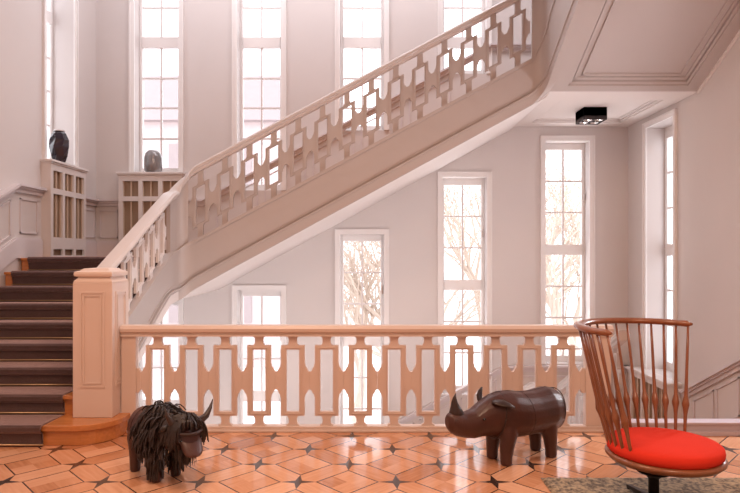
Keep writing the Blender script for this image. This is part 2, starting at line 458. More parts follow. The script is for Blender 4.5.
# skirting board of stairs at wall, underside
b = MB()
nz1 = lambda y: RISE + (y - Y1) * RISE / T1
b.loft([[(XL + 0.005, 4.75, -0.30), (-2.2, 4.75, -0.30), (-2.2, 4.75, -0.12), (XL + 0.005, 4.75, -0.12)]] +
       [[(XL + 0.005, y, z), (-2.2, y, z), (-2.2, y, z + 0.1), (XL + 0.005, y, z + 0.1)] for y, z in ((5.0, 0.10), (5.6, 0.44), (6.1, 0.73), (6.4, 0.88), (6.8, 0.93))])
o = b.build('soffit', CEILM); keep(o, fl1)
# carpet runner: continuous draped sheet
b = MB()
prof = []
for k in range(9):
    y = Y1 + T1 * k; z = RISE * k
    prof += [(y - 0.012, z + 0.002), (y - 0.012, z + RISE - 0.05), (y - 0.040, z + RISE - 0.035), (y - 0.044, z + RISE - 0.005), (y - 0.030, z + RISE + 0.012), (y + 0.02, z + RISE + 0.014)]
prof += [(8.3, ZL1 + 0.014)]
def off(pr, i): return pr
xs = [-3.99 + (1.55) * k / 8 for k in range(9)]
rings = []
for x in xs:
    ring = [(x, y, z) for y, z in prof] + [(x, y + 0.012, z - 0.012) for y, z in reversed(prof)]
    rings.append(ring)
b.loft(rings)
rn = tag(b.build('stair_runner', CARPET), 'dark plum brown carpet runner covering the steps at the left', 'carpet')
for k in range(9):
    b = MB(); y = Y1 + T1 * k - 0.018; b.tube([(-4.0, y, RISE * k + 0.018), (-2.43, y, RISE * k + 0.018)], 0.006, 6)
    o = b.build('stair_rod', BRASS, None, smooth=True); keep(o, fl1)

ld1 = empty('stair_landing', (-3.2, 6.8, 0.93), 'left half landing with radiator covers at the top of the carpeted steps', 'landing')
b = MB(); b.box(XL + 0.005, -2.28, 6.83, YF - 0.005, 0.95, ZL1); o = b.build('landing_slab', OAK); keep(o, ld1)
b = MB(); b.box(XL + 0.005, -2.28, 6.86, YF - 0.005, 0.90, 0.95); o = b.build('landing_soffit', CEILM); keep(o, ld1)

# second flight along the back wall
S2 = 0.538
strTop = lambda x: 2.13 + S2 * (x + 1.055)
strBot = lambda x: 1.58 + 0.545 * (x + 1.055)
railTop = lambda x: 3.01 + 0.535 * (x + 1.055)
fl2 = empty('stair_flight', (0, 7.7, 0.9), 'upper stair flight rising left to right along the back wall windows', 'stairs')
stair_steps(fl2, 15, 'x', -2.06, 1, ZL1, 6.86, YF - 0.03, 0.2875, OAK)
b = MB()
b.loft([[(x, 6.85, z), (x, YF - 0.003, z), (x, YF - 0.003, z + 0.10), (x, 6.85, z + 0.10)] for x, z in ((-2.30, 0.90), (-2.15, 0.97), (-1.9, strBot(-1.9)), (2.08, strBot(2.08)), (2.12, 3.35))])
o = b.build('soffit', CEILM); keep(o, fl2)
ld2 = empty('stair_landing', (3.0, 7.7, 3.35), 'right upper landing whose moulded underside carries the black lamp', 'landing')
b = MB(); b.box(2.06, XR - 0.005, 6.83, YF - 0.005, 3.40, ZL2); o = b.build('landing_slab', CEILM); keep(o, ld2)
b = MB()
b.box(2.06, XR - 0.005, 6.81, 7.20, 3.35, 3.40); b.box(2.06, XR - 0.005, 8.42, YF - 0.005, 3.35, 3.40)
b.box(2.06, 2.35, 7.20, 8.42, 3.35, 3.40); b.box(3.64, XR - 0.005, 7.20, 8.42, 3.35, 3.40)
for w, z in ((0.0, 3.365), (0.05, 3.38)):
    b.box(2.35 + w, 3.64 - w, 7.20 + w, 7.23 + w, z, 3.40); b.box(2.35 + w, 3.64 - w, 8.39 - w, 8.42 - w, z, 3.40)
    b.box(2.35 + w, 2.38 + w, 7.20 + w, 8.42 - w, z, 3.40); b.box(3.61 - w, 3.64 - w, 7.20 + w, 8.42 - w, z, 3.40)
b.box(2.3, 3.7, 7.15, 8.45, 3.392, 3.402)
o = b.build('landing_soffit', CEILM); keep(o, ld2)

# third flight over the right: soffit rises toward the viewer
M3 = 0.53
z3 = lambda y: 3.35 + M3 * (6.81 - y)
fl3 = empty('stair_flight', (3.0, 5.2, 3.35), 'top stair flight overhead at right with panelled underside', 'stairs')
Y3E = 3.9
def slabseg(b, x0, x1, ya, yb, d0, d1):
    b.loft([[(x0, y, z3(y) + d0), (x1, y, z3(y) + d0), (x1, y, z3(y) + d1), (x0, y, z3(y) + d1)] for y in (ya, yb)])
b = MB()
slabseg(b, 2.10, XR - 0.003, 6.81, 6.73, 0, 0.12)
slabseg(b, 2.10, 2.30, 6.73, Y3E, 0, 0.12); slabseg(b, 3.69, XR - 0.003, 6.73, Y3E, 0, 0.12)
slabseg(b, 2.30, 3.69, 6.73, Y3E, 0.05, 0.12)
for w, d in ((0.0, 0.018), (0.045, 0.034)):
    slabseg(b, 2.30 + w, 3.69 - w, 6.73 - w, 6.70 - w, d, 0.05)
    slabseg(b, 2.30 + w, 2.33 + w, 6.73 - w, Y3E, d, 0.05); slabseg(b, 3.66 - w, 3.69 - w, 6.73 - w, Y3E, d, 0.05)
# inner raised bead
slabseg(b, 2.42, 3.56, 6.63, 6.61, 0.032, 0.05); slabseg(b, 2.42, 2.44, 6.63, Y3E, 0.032, 0.05); slabseg(b, 3.54, 3.56, 6.63, Y3E, 0.032, 0.05)
# cornice strip at the wall
o = b.build('panelled_soffit', STRINGM); keep(o, fl3)
b = MB(); slabseg(b, XR - 0.035, XR - 0.003, 6.81, Y3E, -0.025, 0.0)
o = b.build('wall_moulding', TRIM); keep(o, fl3)
stair_steps(fl3, 9, 'y', 6.80, -1, ZL2, 2.16, XR - 0.03, RISE / M3, OAK)

# strings (path along the open side)
def arc(cx, cy, r, a0, a1, n=8): return [(cx + r * math.cos(a0 + (a1 - a0) * k / n), cy + r * math.sin(a0 + (a1 - a0) * k / n)) for k in range(n + 1)]
R = 0.20
plan1 = [(XC1, y) for y in (4.86, 5.2, 5.6, 6.0, 6.3, 6.5)]
planA = arc(XC1 + R, YC2 - R, R, PI, PI / 2)[0:]
plan2 = [(x, YC2) for x in (-1.8, -1.0, 0, 1.0, 1.7)]
planB = arc(XC3 - R, YC2 - R, R, PI / 2, 0)
# NOTE third flight: turn toward the viewer
plan3 = [(XC3, y) for y in (6.45, 6.2, 5.6, 5.0, 4.4, 3.9)]
def lerp(a, c, t): return a + (c - a) * t
def smooth(t): return t * t * (3 - 2 * t)
pts = []   # (x,y,top,bot,rail)
for x, y in plan1:
    n = nz1(y)
    bot = {4.86: -0.02, 5.2: 0.22, 5.6: 0.46, 6.0: 0.70, 6.3: 0.85, 6.5: 0.905}[y]
    pts.append((x, y, n + 0.20, bot, n + 0.88))
e1 = (nz1(6.5) + 0.20, 0.905, nz1(6.5) + 0.88); e2 = (strTop(-2.04), strBot(-2.04) - 0.0, railTop(-2.04))
for i, (x, y) in enumerate(planA[1:-1]):
    t = (i + 1) / (len(planA) - 1)
    pts.append((x, y, lerp(e1[0], e2[0], t), lerp(e1[1], e2[1], t * t), lerp(e1[2], e2[2], t)))
pts.append((-2.04, YC2, *e2))
for x, y in plan2: pts.append((x, y, strTop(x), strBot(x), railTop(x)))
XE = XC3 - R
f1 = (strTop(XE), strBot(XE), railTop(XE)); yB = YC2 - R
n3 = lambda y: 3.93 + M3 * (6.81 - y)
f2 = (n3(yB) + 0.16, z3(yB) - 0.01, n3(yB) + 1.05)
for i, (x, y) in enumerate(planB):
    t = i / (len(planB) - 1)
    pts.append((x, y, lerp(f1[0], f2[0], t), lerp(f1[1], f2[1], t), lerp(f1[2], f2[2], t)))
for x, y in plan3: pts.append((x, y, n3(y) + 0.16, z3(y) - 0.01, n3(y) + 1.05))
bal = empty('stair_balustrade', (0, YC2, 1.6), 'long fretwork balustrade sweeping up along the stairs with curved corners', 'balustrade')
P3 = [(p[0], p[1], 0) for p in pts]
def variable(P, prs): return sweep_rings(P, prs)
def sweepv(name, prs, m, root):
    b = MB(); b.loft(sweep_rings(P3, prs)); o = b.build(name, m); keep(o, root); autosmooth(o, 35); return o
# outer side: travel goes away then right then towards viewer; right of travel = +X, then -Y (viewer), then -X : always the open side
sweepv('string_board', [[(-0.04, p[3]), (0.04, p[3]), (0.04, p[2]), (-0.04, p[2])] for p in pts], STRINGM, bal)
def band(lo, hi, out): return [[(0.0, lo(p)), (out, lo(p)), (out, hi(p)), (0.0, hi(p))] for p in pts]
b = MB()
b.loft(sweep_rings(P3, band(lambda p: p[3] - 0.005, lambda p: p[3] + 0.115, 0.052)))
b.loft(sweep_rings(P3, band(lambda p: p[3] + 0.115, lambda p: p[3] + 0.135, 0.066)))
b.loft(sweep_rings(P3, band(lambda p: p[3] + 0.155, lambda p: p[3] + 0.170, 0.050)))
b.loft(sweep_rings(P3, band(lambda p: p[2] - 0.03, lambda p: p[2] + 0.012, 0.056)))
o = b.build('string_moulding', STRINGM); keep(o, bal); autosmooth(o, 35)
# handrail
def railprof(z, q=1.0): return [(u * q, v) for u, v in railprof0(z)]
def railprof0(z): return [(-0.030, z - 0.09), (0.030, z - 0.09), (0.034, z - 0.065), (0.052, z - 0.055), (0.056, z - 0.03), (0.040, z - 0.006), (0, z), (-0.040, z - 0.006), (-0.056, z - 0.03), (-0.052, z - 0.055), (-0.034, z - 0.065)]
sweepv('handrail', [railprof(p[4], 1.4) for p in pts], HANDM, bal)

# baluster fret outline -------------------------------------------------
def half_outline(H, neck, fh, p, hh):
    """right side outline from top to bottom; H total height, neck length, fh frame half width, p pitch"""
    c = H / 2
    top = [(0.054, H), (0.054, H - 0.008), (0.040, H - 0.014), (0.033, H - 0.024), (0.033, H - neck + 0.020), (0.040, H - neck + 0.010), (0.044, H - neck), (fh, H - neck)]
    k = hh
    mid = [(fh, c + k + 0.066), (fh + 0.005, c + k + 0.060), (fh + 0.007, c + k + 0.042), (fh + 0.018, c + k + 0.030), (fh + 0.029, c + k + 0.006), (p / 2, c + k)]
    up = top + mid
    dn = [(x, H - z) for x, z in reversed(up)]
    return up + dn
def baluster_mesh(name, H, neck, fh, p, hw, margin, slope, thick, m, hh=0.07, axis='x', sgn=1):
    b = bmesh.new()
    R_ = half_outline(H, neck, fh, p, hh)
    outer = [(x, z) for x, z in R_] + [(-x, z) for x, z in reversed(R_)]
    hz0, hz1 = neck + margin, H - neck - margin
    inner = [(-hw, hz0), (hw, hz0), (hw, hz1), (-hw, hz1)]
    es = []
    for loop in (outer, inner):
        vs = [b.verts.new((x, 0, z)) for x, z in loop]
        for i in range(len(vs)): es.append(b.edges.new((vs[i], vs[(i + 1) % len(vs)])))
    r = bmesh.ops.triangle_fill(b, edges=es, use_beauty=True, use_dissolve=False, normal=(0, -1, 0))
    faces = [f for f in r['geom'] if isinstance(f, bmesh.types.BMFace)]
    ex = bmesh.ops.extrude_face_region(b, geom=faces)
    nv = [v for v in ex['geom'] if isinstance(v, bmesh.types.BMVert)]
    for v in nv: v.co.y += thick
    for v in b.verts: v.co.y -= thick / 2
    # raised bead around the hole, front and back
    g = 0.012; e = 0.007
    for s in (-1, 1):
        for (x0, x1, z0, z1) in ((-hw - 0.026, -hw - 0.026 + g, hz0 - 0.012, hz1 + 0.012), (hw + 0.026 - g, hw + 0.026, hz0 - 0.012, hz1 + 0.012),
                                 (-hw - 0.026, hw + 0.026, hz1 + 0.012, hz1 + 0.02), (-hw - 0.026, hw + 0.026, hz0 - 0.02, hz0 - 0.012)):
            ys = sorted((s * thick / 2, s * (thick / 2 + e)))
            v = [b.verts.new((x, y, z)) for x in (x0, x1) for y in ys for z in (z0, z1)]
            for f in ((0, 1, 3, 2), (4, 6, 7, 5), (0, 4, 5, 1), (2, 3, 7, 6), (0, 2, 6, 4), (1, 5, 7, 3)): b.faces.new([v[i] for i in f])
    for v in b.verts: v.co.z += v.co.x * slope
    if axis == 'y':
        for v in b.verts: v.co = Vector((v.co.y, v.co.x, v.co.z))
    bmesh.ops.recalc_face_normals(b, faces=b.faces)
    me = bpy.data.meshes.new(name); b.to_mesh(me); b.free(); me.materials.append(m)
    return me
def put(me, loc, root, name='baluster'):
    o = bpy.data.objects.new(name, me); COL.objects.link(o); o.parent = root; o.location = Vector(loc) - Vector(root.location); return o
# second flight
me2 = baluster_mesh('fret2', 0.80, 0.155, 0.096, 0.2865, 0.052, 0.030, S2, 0.028, STRINGM)
for k in range(14):
    x = -1.99 + 0.2865 * k
    put(me2, (x, YC2, strTop(x)), bal)
# first flight
pit = 0.287
me1 = baluster_mesh('fret1', 0.60, 0.075, 0.095, pit, 0.05, 0.035, RISE / T1, 0.030, TRIM, hh=0.05, axis='y')
for k in range(5):
    y = 5.10 + pit * k
    put(me1, (XC1, y, nz1(y) + 0.20), bal)
# third flight
me3 = baluster_mesh('fret3', 0.80, 0.155, 0.096, 0.2865, 0.052, 0.030, -M3, 0.028, STRINGM, axis='y')
for k in range(7):
    y = 6.38 - 0.2865 * k
    put(me3, (XC3, y, n3(y) + 0.16), bal)
# plain curved corner panels
for sel in (lambda p: p[1] >= 6.39 and p[0] <= -2.13, lambda p: p[0] >= 1.88 and p[1] > 6.52):
    P = [p for p in pts if sel(p)]
    b = MB(); b.loft(sweep_rings([(p[0], p[1], 0) for p in P], [[(-0.022, p[2]), (0.022, p[2]), (0.022, p[4] - 0.085), (-0.022, p[4] - 0.085)] for p in P]))
    o = b.build('corner_panel', STRINGM); keep(o, bal); autosmooth(o, 35)

# lower balustrade & down flight at the right ---------------------------
fld = empty('stair_flight', (3.0, 6.0, ZD), 'stairs going down behind the red chair beside the right wall', 'stairs')
for k in range(7):
    b = MB(); y = 4.72 + 0.308 * k; zt = -RISE * (k + 1)
    b.box(2.14, XR - 0.035, y, y + 0.335 if k < 6 else 6.85, zt - 0.18, zt); o = b.build('step', OAK); keep(o, fld)
ldd = empty('stair_landing', (3.0, 7.7, ZD - 0.3), 'lower landing under the windows at right, seen through the balusters', 'landing')
b = MB(); b.box(2.0, XR - 0.035, 6.86, YF - 0.035, ZD - 0.3, ZD); o = b.build('landing_slab', OAK); keep(o, ldd)
fl4 = empty('stair_flight', (0, 7.7, -2.5), 'lowest stair flight descending right to left below the parquet floor', 'stairs')
for k in range(14):
    b = MB(); x = 2.0 - 0.2875 * (k + 1); zt = ZD - RISE * (k + 1)
    b.box(x, x + 0.30, 6.90, YF - 0.035, zt - 0.2, zt); o = b.build('step', OAK); keep(o, fl4)
nd = lambda y: 0.0 - (y - 4.72) * RISE / T1
pd = [(XC3, y, nd(y) + 0.15, nd(y) - 0.35, nd(y) + 0.85) for y in (4.80, 5.2, 5.8, 6.3, 6.62)]
e1 = pd[-1][2:]; xx = lambda x: ZD + 0.1 - (1.9 - x) * 0.538
e2 = (xx(1.9) + 0.12, xx(1.9) - 0.45, xx(1.9) + 0.92)
for i, (x, y) in enumerate(arc(XC3 - R, YC2 - R, R, 0, PI / 2)[1:]):
    t = (i + 1) / 8; pd.append((x, y, *[lerp(a, c, t) for a, c in zip(e1, e2)]))
for x in (1.0, 0.0, -1.0, -2.0): pd.append((x, YC2, xx(x) + 0.12, xx(x) - 0.45, xx(x) + 0.92))
bal2 = empty('stair_balustrade', (XC3, 5.6, -1.4), 'pale fretwork balustrade going down the stairwell behind the parquet edge', 'balustrade')
PD = [(p[0], p[1], 0) for p in pd]
for nm, pr in (('string_board', [[(-0.04, p[3]), (0.04, p[3]), (0.04, p[2]), (-0.04, p[2])] for p in pd]), ('handrail', [railprof(p[4]) for p in pd])):
    b = MB(); b.loft(sweep_rings(PD, pr)); o = b.build(nm, STRINGM); keep(o, bal2); autosmooth(o, 35)
med = baluster_mesh('fret4', 0.62, 0.075, 0.095, pit, 0.05, 0.035, -RISE / T1, 0.030, STRINGM, hh=0.05, axis='y')
for k in range(6):
    y = 5.0 + pit * k; put(med, (XC3, y, nd(y) + 0.15), bal2)
med2 = baluster_mesh('fret5', 0.72, 0.10, 0.096, 0.2865, 0.052, 0.035, S2, 0.030, STRINGM)
for k in range(9):
    x = 1.70 - 0.2865 * k; put(med2, (x, YC2, xx(x) + 0.12), bal2)

# ------------------------------------------------------------------ level balustrade in front
YB = 4.72
lb = empty('level_balustrade', (0, YB, 0), 'straight warm-tinted fretwork balustrade along the edge of the parquet', 'balustrade')
mel = baluster_mesh('fret0', 0.732, 0.080, 0.096, 0.2734, 0.051, 0.035, 0, 0.032, RAILM, hh=0.070)
for k in range(13):
    x = (157.0 - 370 + 33.9 * k) / 124.0 * (YB - 0.025) / 4.68
    put(mel, (x, YB, 0.045), lb)
b = MB()
zr = 0.865
b.loft([[(x, YB + n, z) for n, z in railprof(zr)] for x in (-2.015, 1.96)])
b.box(-2.015, 1.96, YB - 0.045, YB + 0.045, 0.772, 0.785)
o = b.build('handrail', RAILM); keep(o, lb); autosmooth(o, 35)
b = MB(); b.box(-2.0, 1.96, YB - 0.04, YB + 0.04, 0.0, 0.045); b.box(-2.0, 1.96, YB - 0.052, YB + 0.052, 0.0, 0.02); o = b.build('bottom_rail', RAILM, bevel=0.004); keep(o, lb)
for x0, x1 in ((-2.012, -1.895), (1.745, 1.95)):
    b = MB(); b.box(x0, x1, YB - 0.03, YB + 0.03, 0.045, 0.775)
    e, q = (x1, -1.860) if x0 < 0 else (x0, 1.704)
    cz = 0.045 + 0.366
    pr = [(e, cz + 0.10), (e + (q - e) * 0.3, cz + 0.098), (e + (q - e) * 0.45, cz + 0.105), (q, cz + 0.07), (q, cz - 0.07), (e + (q - e) * 0.45, cz - 0.105), (e + (q - e) * 0.3, cz - 0.098), (e, cz - 0.10)]
    b.loft([[(x, YB - 0.016, z) for x, z in pr], [(x, YB + 0.016, z) for x, z in pr]])
    o = b.build('end_post', RAILM, bevel=0.003); keep(o, lb)

# ------------------------------------------------------------------ newel
nw = empty('newel_post', (-2.175, 4.70, RISE), 'square panelled newel post with moulded cap on the bottom step', 'post')
b = MB()
a = 0.155
b.box(-a, a, -a, a, 0, 1.055)
b.loft([[(sx * r, sy * r, z) for sx, sy in ((-1, -1), (1, -1), (1, 1), (-1, 1))] for r, z in ((0.155, 1.055), (0.150, 1.072), (0.128, 1.095), (0.128, 1.105))])
b.build('shaft', RAILM, nw, bevel=0.004)
b = MB()
b.loft([[(sx * r, sy * r, z) for sx, sy in ((-1, -1), (1, -1), (1, 1), (-1, 1))] for r, z in ((0.130, 1.102), (0.148, 1.108), (0.152, 1.125), (0.148, 1.142), (0.118, 1.152), (0.098, 1.168), (0.02, 1.174))])
b.build('cap', RAILM, nw, bevel=0.003)
b = MB()
for face in range(4):
    M = Matrix.Rotation(face * PI / 2, 4, 'Z')
    for w, g, e in ((0.098, 0.014, 0.007), (0.070, 0.010, 0.007)):
        z0, z1 = 0.24 + (0.095 - w), 0.985 - (0.095 - w)
        for bx in ((-w, -w + g, z0 + g, z1 - g), (w - g, w, z0 + g, z1 - g), (-w, w, z0, z0 + g), (-w, w, z1 - g, z1)):
            b.box(bx[0], bx[1], -a - e, -a, bx[2], bx[3], M)
b.build('panel_moulding', RAILM, nw)

# ------------------------------------------------------------------ radiator covers
def rad(M, width, depth, zb, zt, label, cols=3, rows=True):
    r = empty('radiator_cover', (0, 0, 0), label, 'radiator cover', 'radiator covers'); r.matrix_world = M
    # local x across, y toward wall(+), front at y=0 ; z absolute minus zb
    h = zt - zb - 0.03
    fr = MB(); st = 0.06
    xs = []
    w = (width - st * (cols + 1)) / cols
    for k in range(cols):
        xs.append((-width / 2 + st + k * (w + st), -width / 2 + st + k * (w + st) + w))
    zsplit = h - 0.36
    rowz = [(0.26, zsplit - 0.035), (zsplit + 0.035, h - 0.10)] if rows else [(0.2, h - 0.08)]
    # verticals
    prev = -width / 2
    for x0, x1 in xs + [(width / 2, None)]:
        fr.box(prev, x0, 0, 0.025, 0, h); prev = x1
    for x0, x1 in xs:
        zz = 0.11
        fr.box(x0, x1, 0, 0.025, 0, 0.03)
        fr.box(x0, x1, 0, 0.025, 0.11, rowz[0][0])
        for i, (za, zb_) in enumerate(rowz):
            nx = rowz[i + 1][0] if i + 1 < len(rowz) else h
            fr.box(x0, x1, 0, 0.025, zb_, nx)
    fr.box(-width / 2, -width / 2 + 0.02, 0.025, depth, 0, h); fr.box(width / 2 - 0.02, width / 2, 0.025, depth, 0, h)
    fr.build('frame', TRIM, r)
    b = MB(); b.box(-width / 2 + 0.02, width / 2 - 0.02, 0.045, 0.052, 0.03, h - 0.04); gr_ = b.build('grille', GRILLE, r)
    for x0, x1 in xs:
        for za, zb_ in rowz:
            b = MB(); c = (x0 + x1) / 2; q = 0.011
            b.box(c - q, c + q, 0.022, 0.038, za, zb_)
            b.box(x0 + 0.002, x0 + 0.012, 0.022, 0.038, za, zb_); b.box(x1 - 0.012, x1 - 0.002, 0.022, 0.038, za, zb_)
            b.build('grille_slat', SLAT, gr_)
    b = MB(); b.box(-width / 2 - 0.03, width / 2 + 0.03, -0.03, depth, h, h + 0.03); b.box(-width / 2 - 0.015, width / 2 + 0.015, -0.015, depth, h - 0.02, h)
    b.build('top_shelf', TRIM, r, bevel=0.004)
    return r
Mrad = Matrix.Translation((XL + 0.12, 7.70, ZL1)) @ Matrix.Rotation(PI / 2, 4, 'Z')
rad(Mrad, 0.90, 0.12, ZL1, 2.63, 'tall white radiator cover on the left wall under the dark vase')
rad(Matrix.Translation((-3.22, YF - 0.20, ZL1)), 0.93, 0.20, ZL1, 2.645, 'white radiator cover on the back wall under the grey glass vase')
Mr2 = Matrix.Translation((XR - 0.17, 7.74, ZD)) @ Matrix.Rotation(-PI / 2, 4, 'Z')
rad(Mr2, 1.06, 0.17, ZD, -0.16, 'lower radiator cover on the right wall, seen between the chair spindles', rows=False)

# ------------------------------------------------------------------ vases
b = MB(); n = 7
rings = []
for r, z, tw in ((0.075, 0, 0.1), (0.098, 0.08, 0.35), (0.122, 0.20, 0.1), (0.118, 0.29, 0.3), (0.088, 0.37, 0.1), (0.06, 0.405, 0.1)):
    rings.append([(r * math.cos(2 * PI * k / n + tw), r * 0.9 * math.sin(2 * PI * k / n + tw), z) for k in range(n)])
b.loft(rings)
v1 = empty('faceted_vase', (-4.03, 7.52, 2.63), 'dark faceted glass vase on the left radiator cover', 'vase')
vb_ = b.build('body', VASED, v1)
b = MB(); b.lathe([(0.050, 0.402), (0.066, 0.400), (0.070, 0.410), (0.062, 0.418), (0.048, 0.415)], 20)
b.build('rim', VASEC, vb_)
b = MB(); b.lathe([(0.095, 0), (0.125, 0.03), (0.13, 0.12), (0.128, 0.22), (0.11, 0.285), (0.075, 0.325), (0.05, 0.335), (0.03, 0.335)], 28)
tag(b.build('glass_jar', VASEG, None, True), 'round shouldered grey glass jar on the back wall radiator cover', 'vase').location = (-3.21, 8.59, 2.645)

# ------------------------------------------------------------------ ceiling lamp
lp = empty('ceiling_lamp', (2.985, 7.835, 3.39), 'black square spotlight box on the landing underside', 'lamp')
b = MB(); w = 0.155
for bx in ((-w, w, -w, -w + .012), (-w, w, w - .012, w), (-w, -w + .012, -w, w), (w - .012, w, -w, w)): b.box(*bx, -0.165, 0)
b.box(-w, w, -w, w, -0.12, 0.0); b.box(-w, w, -0.012, 0.012, -0.165, -0.1); b.box(-0.012, 0.012, -w, w, -0.165, -0.1)
b.build('housing', LAMPM, lp, bevel=0.003)
for sx in (-1, 1):
    for sy in (-1, 1):
        b = MB(); b.lathe([(0.02, -0.125), (0.055, -0.14), (0.06, -0.16), (0.052, -0.16), (0.03, -0.135), (0.01, -0.135)], 16, (sx * 0.072, sy * 0.072, 0))
        b.build('spot', CHROME, lp, True)

# ------------------------------------------------------------------ chair
CH = (1.68, 3.36)
ch = empty('spindle_chair', (CH[0], CH[1], 0.028), 'wooden spindle back swivel chair with round red seat cushion', 'chair')
def cl(x, y, z): return (x - CH[0], y - CH[1], z - 0.028)
RC = (1.672, 3.45); RR = 0.404; ZRAIL = 0.995
SCc = (1.683, 3.32); SR = 0.308; SRY = 0.290
a0, a1 = math.radians(29), math.radians(215)
b = MB(); pts_ = []; rad_ = []
NN = 40
rings = []
for k in range(NN + 1):
    a = a0 + (a1 - a0) * k / NN
    e = min(1, min(k, NN - k) / 1.2 + 0.35)
    c = Vector((RC[0] + RR * math.cos(a), RC[1] + RR * math.sin(a), ZRAIL)); n = Vector((math.cos(a), math.sin(a), 0))
    w = (0.024 + 0.010 * math.sin(PI * k / NN)) * e; hh = 0.020 * e
    rings.append([cl(*(c + n * w * math.cos(t) + Vector((0, 0, hh * math.sin(t))))) for t in [2 * PI * j / 12 for j in range(12)]])
b.loft(rings); b.build('top_rail', CHERRY, ch, True)
NS = 18
for k in range(NS):
    t = (k + 0.35) / (NS - 0.3)
    a = a0 + (a1 - a0) * t
    top = Vector((RC[0] + RR * math.cos(a), RC[1] + RR * math.sin(a), ZRAIL - 0.012))
    ab = lerp(math.radians(38), math.radians(216), t)
    bot = Vector((SCc[0] + (SR - 0.02) * math.cos(ab), SCc[1] + (SRY - 0.015) * math.sin(ab), 0.285))
    prof = [(0, 0.0085), (0.16, 0.0095), (0.24, 0.011), (0.285, 0.015), (0.32, 0.0205), (0.335, 0.0215), (0.355, 0.0185), (0.40, 0.0115), (0.55, 0.0095), (0.8, 0.0085), (1, 0.0075)]
    P = [cl(*(bot + (top - bot) * q)) for q, r in prof]
    b = MB(); b.tube(P, [r for q, r in prof], 10); b.build('spindle', CHERRY, ch, True)
def ell(f, z, n=48, dx=0, dy=0): return [cl(SCc[0] + SR * f * math.cos(2 * PI * k / n), SCc[1] + SRY * f * math.sin(2 * PI * k / n), z) for k in range(n)]
b = MB(); b.loft([ell(0.30, 0.235), ell(0.75, 0.240), ell(0.97, 0.262), ell(1.03, 0.280), ell(1.035, 0.292), ell(1.0, 0.302), ell(0.3, 0.302)])
b.build('seat_shell', CHERRY, ch, True)
b = MB()
b.loft([ell(0.3, 0.300), ell(0.955, 0.301), ell(0.995, 0.315), ell(1.003, 0.335), ell(0.99, 0.354), ell(0.955, 0.364), ell(0.80, 0.372), ell(0.5, 0.376), ell(0.1, 0.377)])
o = b.build('seat_cushion', REDF, ch, True)
PX = (1.565, 3.20)
b = MB(); b.lathe([(0.028, 0.10), (0.028, 0.20), (0.034, 0.205), (0.06, 0.23), (0.09, 0.236), (0.09, 0.24)], 20, cl(PX[0], PX[1], 0)); b.lathe([(0.045, 0.035), (0.045, 0.09), (0.03, 0.105), (0.02, 0.105)], 20, cl(PX[0], PX[1], 0))
ped = b.build('pedestal', BLACKM, ch, True)
for k in range(5):
    a = math.radians(92) + k * PI * 0.4
    d = Vector((math.cos(a), math.sin(a), 0)); n = Vector((-d.y, d.x, 0)); c = Vector((PX[0], PX[1], 0))
    b = MB(); b.loft([[cl(*(c + d * r + n * s * w + Vector((0, 0, z)))) for s, z in ((-1, z0), (1, z0), (1, z1), (-1, z1))] for r, w, z0, z1 in ((0.02, 0.020, 0.055, 0.095), (0.20, 0.017, 0.042, 0.068), (0.29, 0.014, 0.036, 0.052))])
    b.lathe([(0.016, 0.0285), (0.016, 0.04), (0.012, 0.042)], 10, cl(*(c + d * 0.275)))
    b.build('base_leg', BLACKM, ped, bevel=0.003)

# ------------------------------------------------------------------ rug
b = MB()
nx, ny = 90, 70
x0, x1, y0, y1 = 1.09, 3.2, 2.2, 3.71
def hz(x, y):
    e = min((x - x0), (x1 - x), (y - y0), (y1 - y)); e = max(0, min(1, e / 0.03))
    return 0.004 + e * (0.013 + 0.010 * noise.noise(Vector((x * 55, y * 55, 0))))
g = []
for i in range(nx + 1):
    row = []
    for j in range(ny + 1):
        x = x0 + (x1 - x0) * i / nx; y = y0 + (y1 - y0) * j / ny
        jx = 0.006 * noise.noise(Vector((x * 40, y * 40, 5))) ; jy = 0.006 * noise.noise(Vector((x * 40, y * 40, 9)))
        row.append(b.bm.verts.new((x + jx, y + jy, min(hz(x, y), 0.026))))
    g.append(row)
for i in range(nx):
    for j in range(ny): b.bm.faces.new((g[i][j], g[i + 1][j], g[i + 1][j + 1], g[i][j + 1]))
fr_ = []
edge = [g[i][0] for i in range(nx + 1)] + [g[nx][j] for j in range(1, ny + 1)] + [g[i][ny] for i in range(nx - 1, -1, -1)] + [g[0][j] for j in range(ny - 1, 0, -1)]
low = [b.bm.verts.new((v.co.x, v.co.y, 0.0005)) for v in edge]
for i in range(len(edge)):
    j = (i + 1) % len(edge); b.bm.faces.new((edge[i], edge[j], low[j], low[i]))
b.bm.faces.new(low)
tag(b.build('rug', RUGM, None, True), 'shaggy brown and beige rug under the spindle chair', 'rug')

# ------------------------------------------------------------------ leather animals
def ring(x, y, zc, ry, rz, n=20, tilt=0, yaw=0, sq=1.0):
    r = []
    for k in range(n):
        t = 2 * PI * k / n
        cy, cz = math.cos(t), math.sin(t)
        cy = math.copysign(abs(cy) ** sq, cy); cz = math.copysign(abs(cz) ** sq, cz)
        p = Vector((cz * rz * math.sin(tilt), cy * ry, cz * rz * math.cos(tilt)))
        p = Matrix.Rotation(yaw, 3, 'Z') @ p
        r.append((x + p.x, y + p.y, zc + p.z))
    return r
def organic(b, name, m, root, vox=0.007, sm=6):
    o = b.build(name, m, root, True)
    r = o.modifiers.new('rm', 'REMESH'); r.mode = 'VOXEL'; r.voxel_size = vox; r.use_smooth_shade = True
    s = o.modifiers.new('sm', 'SMOOTH'); s.iterations = sm; s.factor = 0.6
    return o

